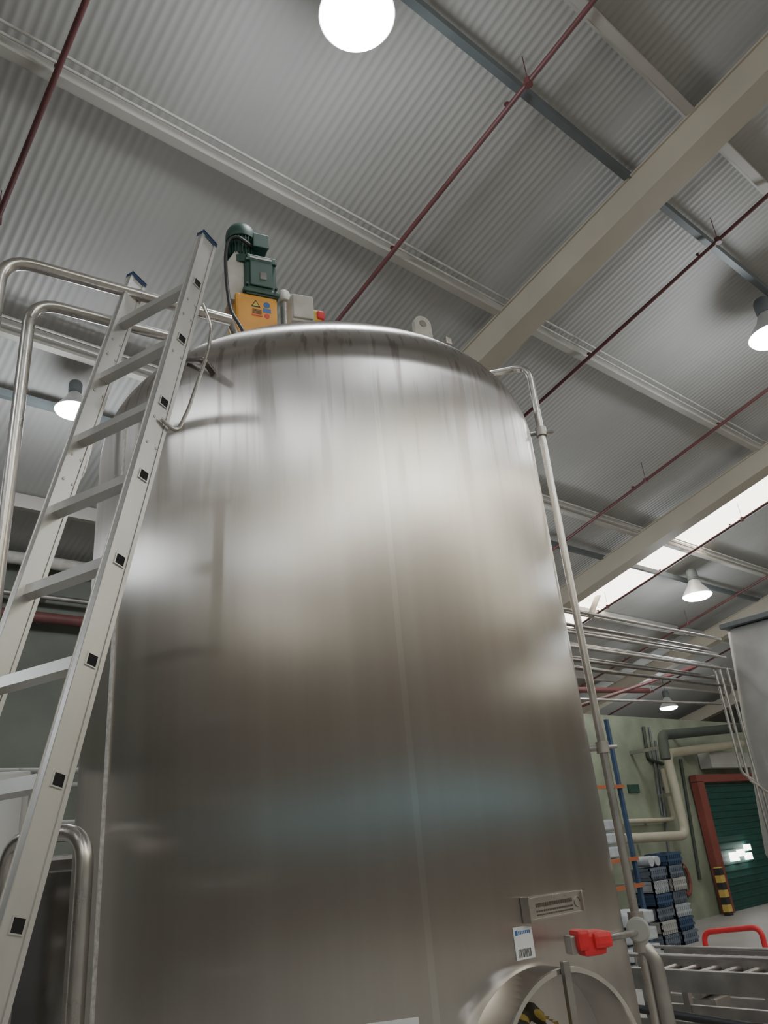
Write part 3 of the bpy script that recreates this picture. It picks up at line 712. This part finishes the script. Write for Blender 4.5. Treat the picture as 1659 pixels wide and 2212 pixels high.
def crate(x, y, z, w=.6, d=.4, h=.32):
    bm = bmesh.new()
    add_obox(bm, V(x, y, z+.012), STD, (w, d, .02))
    for s in (-1, 1):
        add_obox(bm, V(x+s*(w/2-.01), y, z+h/2), STD, (.02, d, h)); add_obox(bm, V(x, y+s*(d/2-.01), z+h/2), STD, (w, .02, h))
    for zz in (.06, h-.02):
        for s in (-1, 1):
            add_obox(bm, V(x+s*w/2, y, z+zz), STD, (.03, d+.03, .03)); add_obox(bm, V(x, y+s*d/2, z+zz), STD, (w+.03, .03, .03))
    for k in range(-3, 4): add_obox(bm, V(x+k*w/7.5, y-d/2-.005, z+h/2), STD, (.015, .02, h))
    return bm_mesh(bm)
cx = sy(1425, 1930, 7.2).x
random.seed(11)
for i in range(2):
    for k in range((6, 7)[i]):
        j = random.uniform(-.04, .04)
        solo("plastic_crate", crate(cx-.20+.46*i+j*.3, 7.2+j, .0+.175*k, .40, .35, .165), (BLUEC, GREY, BLUEC, RACKB, SACK)[(i*2+k) % 5], "stacked plastic crate by the wall", "crate", "stacked crates")
for k in range(2):
    solo("wrapped_roll", tube([(cx-.28+.17*k, 7.05, 1.126), (cx-.28+.17*k, 7.35, 1.126)], .07), SACK, "white wrapped roll lying on the crates", "roll", "rolls on crates")

# ---------------------------------------------------------------- conveyor
def conveyor(xc, w, y0, y1, zt, label, n=None):
    cv = thing("conveyor", (xc, (y0+y1)/2, 0), label, "conveyor")
    for x in (xc-w/2, xc+w/2):
        mk("side_frame", box(x-.015, x+.015, y0, y1, zt-.06, zt+.05, .004), STEELD, cv)
        mk("lower_rail", box(x-.015, x+.015, y0, y1, zt-.27, zt-.20, .004), STEELD, cv)
        for t in (.1, .5, .9):
            y = y0+(y1-y0)*t; mk("leg", box(x-.02, x+.02, y-.02, y+.02, 0, zt-.04), STEELD, cv)
    n = int((y1-y0)/.13)
    r0 = mk("roller", tube([(xc-w/2+.015, y0+.06, zt+.0), (xc+w/2-.015, y0+.06, zt+.0)], .022, n=10), DDISH, cv)
    for k in range(1, n): dup(r0, V(0, .13*k, 0))
    mk("guide_rail", tube([(xc-w/2-.03, y0, zt-.02), (xc-w/2-.03, y0, zt+.12), (xc-w/2-.03, y1, zt+.12), (xc-w/2-.03, y1, zt-.02)], .012, .04), STEELD, cv)
    for t in (.1, .5, .9):
        y = y0+(y1-y0)*t; mk("cross_member", box(xc-w/2, xc+w/2, y-.015, y+.015, .3, .34), STEELD, cv)
    return cv
conveyor(4.65, .40, .4, 3.35, .80, "stainless steel roller conveyor with guide rail")
conveyor(6.35, .4, 2.2, 4.25, .60, "lower stainless steel roller conveyor behind the first")
mb = thing("motor_drive", (5.5, 3.3, 0), "grey conveyor drive motor on a steel stand", "drive motor")
mk("drive_body", lathe([(0, -.16), (.07, -.16), (.09, -.14), (.09, .12), (.06, .15), (0, .15)], V(5.5, 3.3, .62), (V(0, 1, 0), V(0, 0, 1), V(1, 0, 0)), 24), STEELD, mb)
mk("drive_stand", box(5.4, 5.6, 3.2, 3.4, 0, .53, .01), STEELD, mb)
rr = thing("red_barrier", (8.4, 4.5, 0), "bright red tubular floor barrier", "barrier")
r1 = sy(1518, 2014, 4.9); r2 = sy(1642, 2002, 4.3)
mk("barrier_tube", tube([(r1.x, 4.9, 0), (r1.x, 4.9, r1.z), (r2.x, 4.3, r2.z), (r2.x, 4.3, 0)], .027, .1), RED, rr)
mk("barrier_foot", box(r1.x-.08, r1.x+.08, 4.82, 4.98, 0, .012), RED, rr)
solo("floor_crate", crate(5.5, 2.3, 0, .6, .5, .38), PINK, "pink plastic crate on the floor between the conveyors", "crate")
hpipe("drive_chain", [(4.40, .6, .64), (4.40, 1.2, .60), (4.40, 1.8, .65), (4.40, 2.4, .61), (4.40, 3.1, .65)], .022, BLACK, "dark greasy drive chain along conveyor", "chain")

# ---------------------------------------------------------------- world, view
w = bpy.data.worlds.new("world"); scene.world = w; w.use_nodes = True
w.node_tree.nodes["Background"].inputs[0].default_value = (.75, .82, .9, 1); w.node_tree.nodes["Background"].inputs[1].default_value = .6
scene.view_settings.view_transform = 'AgX'
try: scene.view_settings.look = 'AgX - Medium Low Contrast'
except Exception: pass
scene.view_settings.exposure = -0.1
